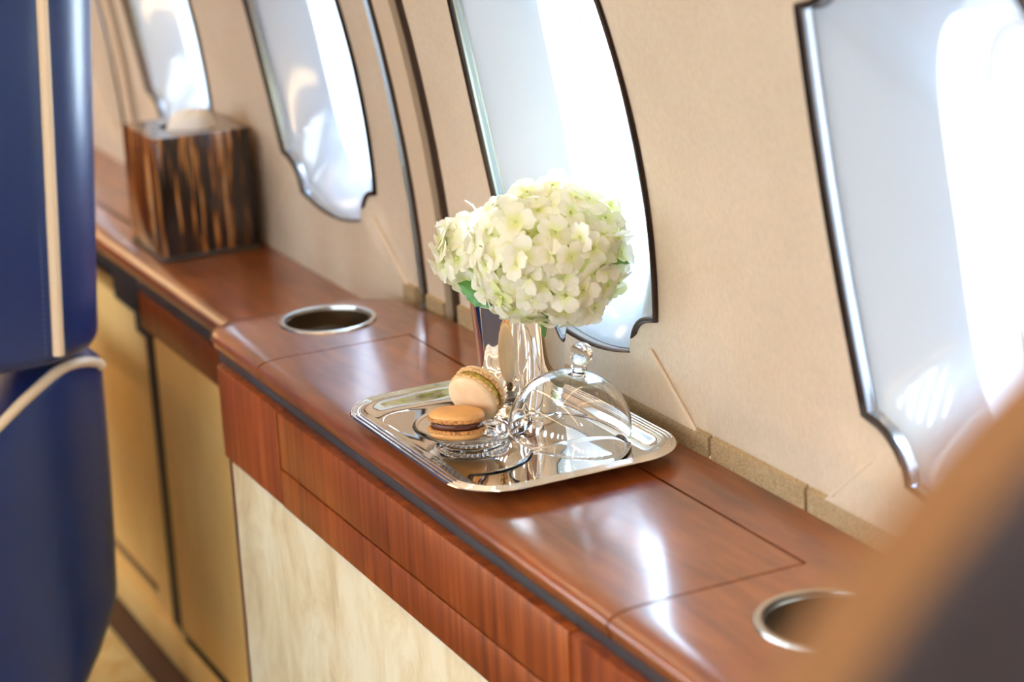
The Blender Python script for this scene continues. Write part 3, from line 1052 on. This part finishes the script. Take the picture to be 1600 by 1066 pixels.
# ------------------------------------------------------------------ macarons
def macaron(name, label, loc, axis_m, R, mats, seed, group='macarons on the glass plate'):
    rnd = random.Random(seed)
    o = tag(empty(name, (0, 0, 0)), label, 'macaron', group)
    o.matrix_world = axis_m
    h = .0066
    def dome(sign, z0):
        prof_ = [(0, z0 + h)]
        for i in range(1, 12):
            t = i / 11
            prof_.append((R * math.sin(PI / 2 * t) ** .80, z0 + h * (max(0, math.cos(PI / 2 * t)) ** .55)))
        prof_.append((R * .985, z0 - .0004)); prof_.append((0, z0 - .0004))
        V, F = lathe(prof_, 56)
        V = [(v[0] * (1 + .006 * math.sin(3 * math.atan2(v[1], v[0]) + seed)), v[1], v[2] * sign) for v in V]
        return V, F
    def ruffle(sign, z0):
        V, F = [], []
        n, m_ = 120, 8
        for i in range(n):
            a = 2 * PI * i / n
            bulge = .0010 * noise.noise(Vector((math.cos(a) * 9, math.sin(a) * 9, seed + sign))) + .0009 * noise.noise(Vector((math.cos(a) * 30, math.sin(a) * 30, seed)))
            for j in range(m_):
                b = 2 * PI * j / m_
                rr = R * .955 + bulge + (.0021 + .0005 * noise.noise(Vector((i * .7, j * 1.3, seed)))) * math.cos(b)
                V.append((rr * math.cos(a), rr * math.sin(a), sign * (z0 + .0019 * math.sin(b)) + .0004 * noise.noise(Vector((i * .5, j, 3)))))
        for i in range(n):
            k = (i + 1) % n
            for j in range(m_):
                F.append([i * m_ + j, k * m_ + j, k * m_ + (j + 1) % m_, i * m_ + (j + 1) % m_])
        # inner disc closes the ruffle toward the filling
        c = len(V); V.append((0, 0, sign * (z0 - .001)))
        for i in range(n): F.append([i * m_ + 4, ((i + 1) % n) * m_ + 4, c])
        return V, F
    zr = .0046
    for s, mm_ in ((1, mats[0]), (-1, mats[1])):
        sh = obj('shell', dome(s, zr + .0014), mm_, o, 60)
        obj('ruffle', ruffle(s, zr), mats[2], sh, 80)
    V, F = lathe([(0, .0032), (R * .88, .0032), (R * .925, .0016), (R * .935, 0), (R * .92, -.0017), (R * .88, -.0032), (0, -.0032)], 56)
    V = [(v[0] * (1 + .012 * noise.noise(Vector(v) * 90)), v[1] * (1 + .012 * noise.noise(Vector(v) * 90 + Vector((5, 0, 0)))), v[2]) for v in V]
    obj('filling', (V, F), mats[3], o, 60)
    return o
mz = TZ + .0092
HM = .0046 + .0014 + .0066
c1 = Vector((.3345, .0575, mz + HM + .0012))
tilt = Matrix.Rotation(math.radians(2.0), 4, Vector((FWD.x, FWD.y, 0)).normalized()) @ Matrix.Rotation(math.radians(-7), 4, Vector((RIGHT.x, RIGHT.y, 0)).normalized())
macaron('macaron', 'caramel macaron with chocolate filling lying flat in front on the plate', Matrix.Translation(c1).to_translation(), Matrix.Translation(c1) @ tilt, .0232,
        (M['mac_orange'], M['mac_orange'], M['ruffle_orange'], M['choc']), 1)
ax = (-FWD * .60 + DOWN * .62 - RIGHT * .50).normalized()
c2 = Vector((.316, .0860, mz + .0295))
macaron('macaron', 'cream macaron with pistachio filling leaning on edge behind the other', None, basis(c2, ax.orthogonal(), ax), .0232,
        (M['mac_cream'], M['mac_cream'], M['ruffle_cream'], M['pist']), 5)

# ------------------------------------------------------------------ glass dome, tipped on the plate's rim
def dome_glass():
    R, H_ = .0520, .0560
    outer = [(.0523, .0008), (.0521, .004)]
    for i in range(1, 19):
        t = i / 18
        a = PI / 2 * t
        outer.append((R * math.cos(a) ** .86 if t < 1 else .0, .006 + (H_ - .006) * math.sin(a)))
    th = .0017
    knob_base = .0052
    outer = [p for p in outer if p[0] > knob_base + .001]
    z0 = outer[-1][1]
    knob = [(knob_base, z0 + .0010), (.0050, z0 + .0030), (.0066, z0 + .0046), (.0070, z0 + .0060), (.0060, z0 + .0076), (.0056, z0 + .0090)]
    kc = z0 + .0176; kr = .0098
    for i in range(13):
        a = -PI / 2 * .62 + (PI / 2 * 1.62) * i / 12
        knob.append((max(0, kr * math.cos(a)), kc + kr * math.sin(a)))
    knob[-1] = (0, knob[-1][1])
    inner = []
    for i in range(0, 19):
        t = i / 18; a = PI / 2 * t
        inner.append(((R - th) * (math.cos(a) ** .86 if t < 1 else 0), .006 + (H_ - .006 - th) * math.sin(a)))
    inner = inner[::-1]
    prof_ = outer + knob
    low = [((R - th), .004), (R - th, .0008), (R - th / 2, 0)]
    return prof_, inner + low
po, pi_ = dome_glass()
Lp = Vector((.3535, .0965)); Rp = Vector((.4160, .1770))
ctr2 = (Lp + Rp) / 2
dirn = Vector((Lp.x - Rp.x, Lp.y - Rp.y, 0)).normalized()
ang = math.asin(.0185 / .1046)
perp = Vector((0, 0, 1)).cross(dirn)               # rotation axis, lifts the plate side
rotm = Matrix.Rotation(-ang, 4, perp)
low_pt = Vector((Rp.x, Rp.y, TZ + .0006))
up = rotm @ dirn.to_4d().to_3d() if False else (rotm.to_3x3() @ dirn)
if up.z < 0:
    rotm = Matrix.Rotation(ang, 4, perp); up = rotm.to_3x3() @ dirn
dc = low_pt + up * .0523
dm = tag(empty('glass_cloche', (0, 0, 0)), 'clear glass dome cover with ball knob tipped against the plate', 'cloche')
dm.matrix_world = Matrix.Translation(dc) @ rotm
obj('dome', lathe(po + pi_[:], 96, True), M['glass'], dm, 50)
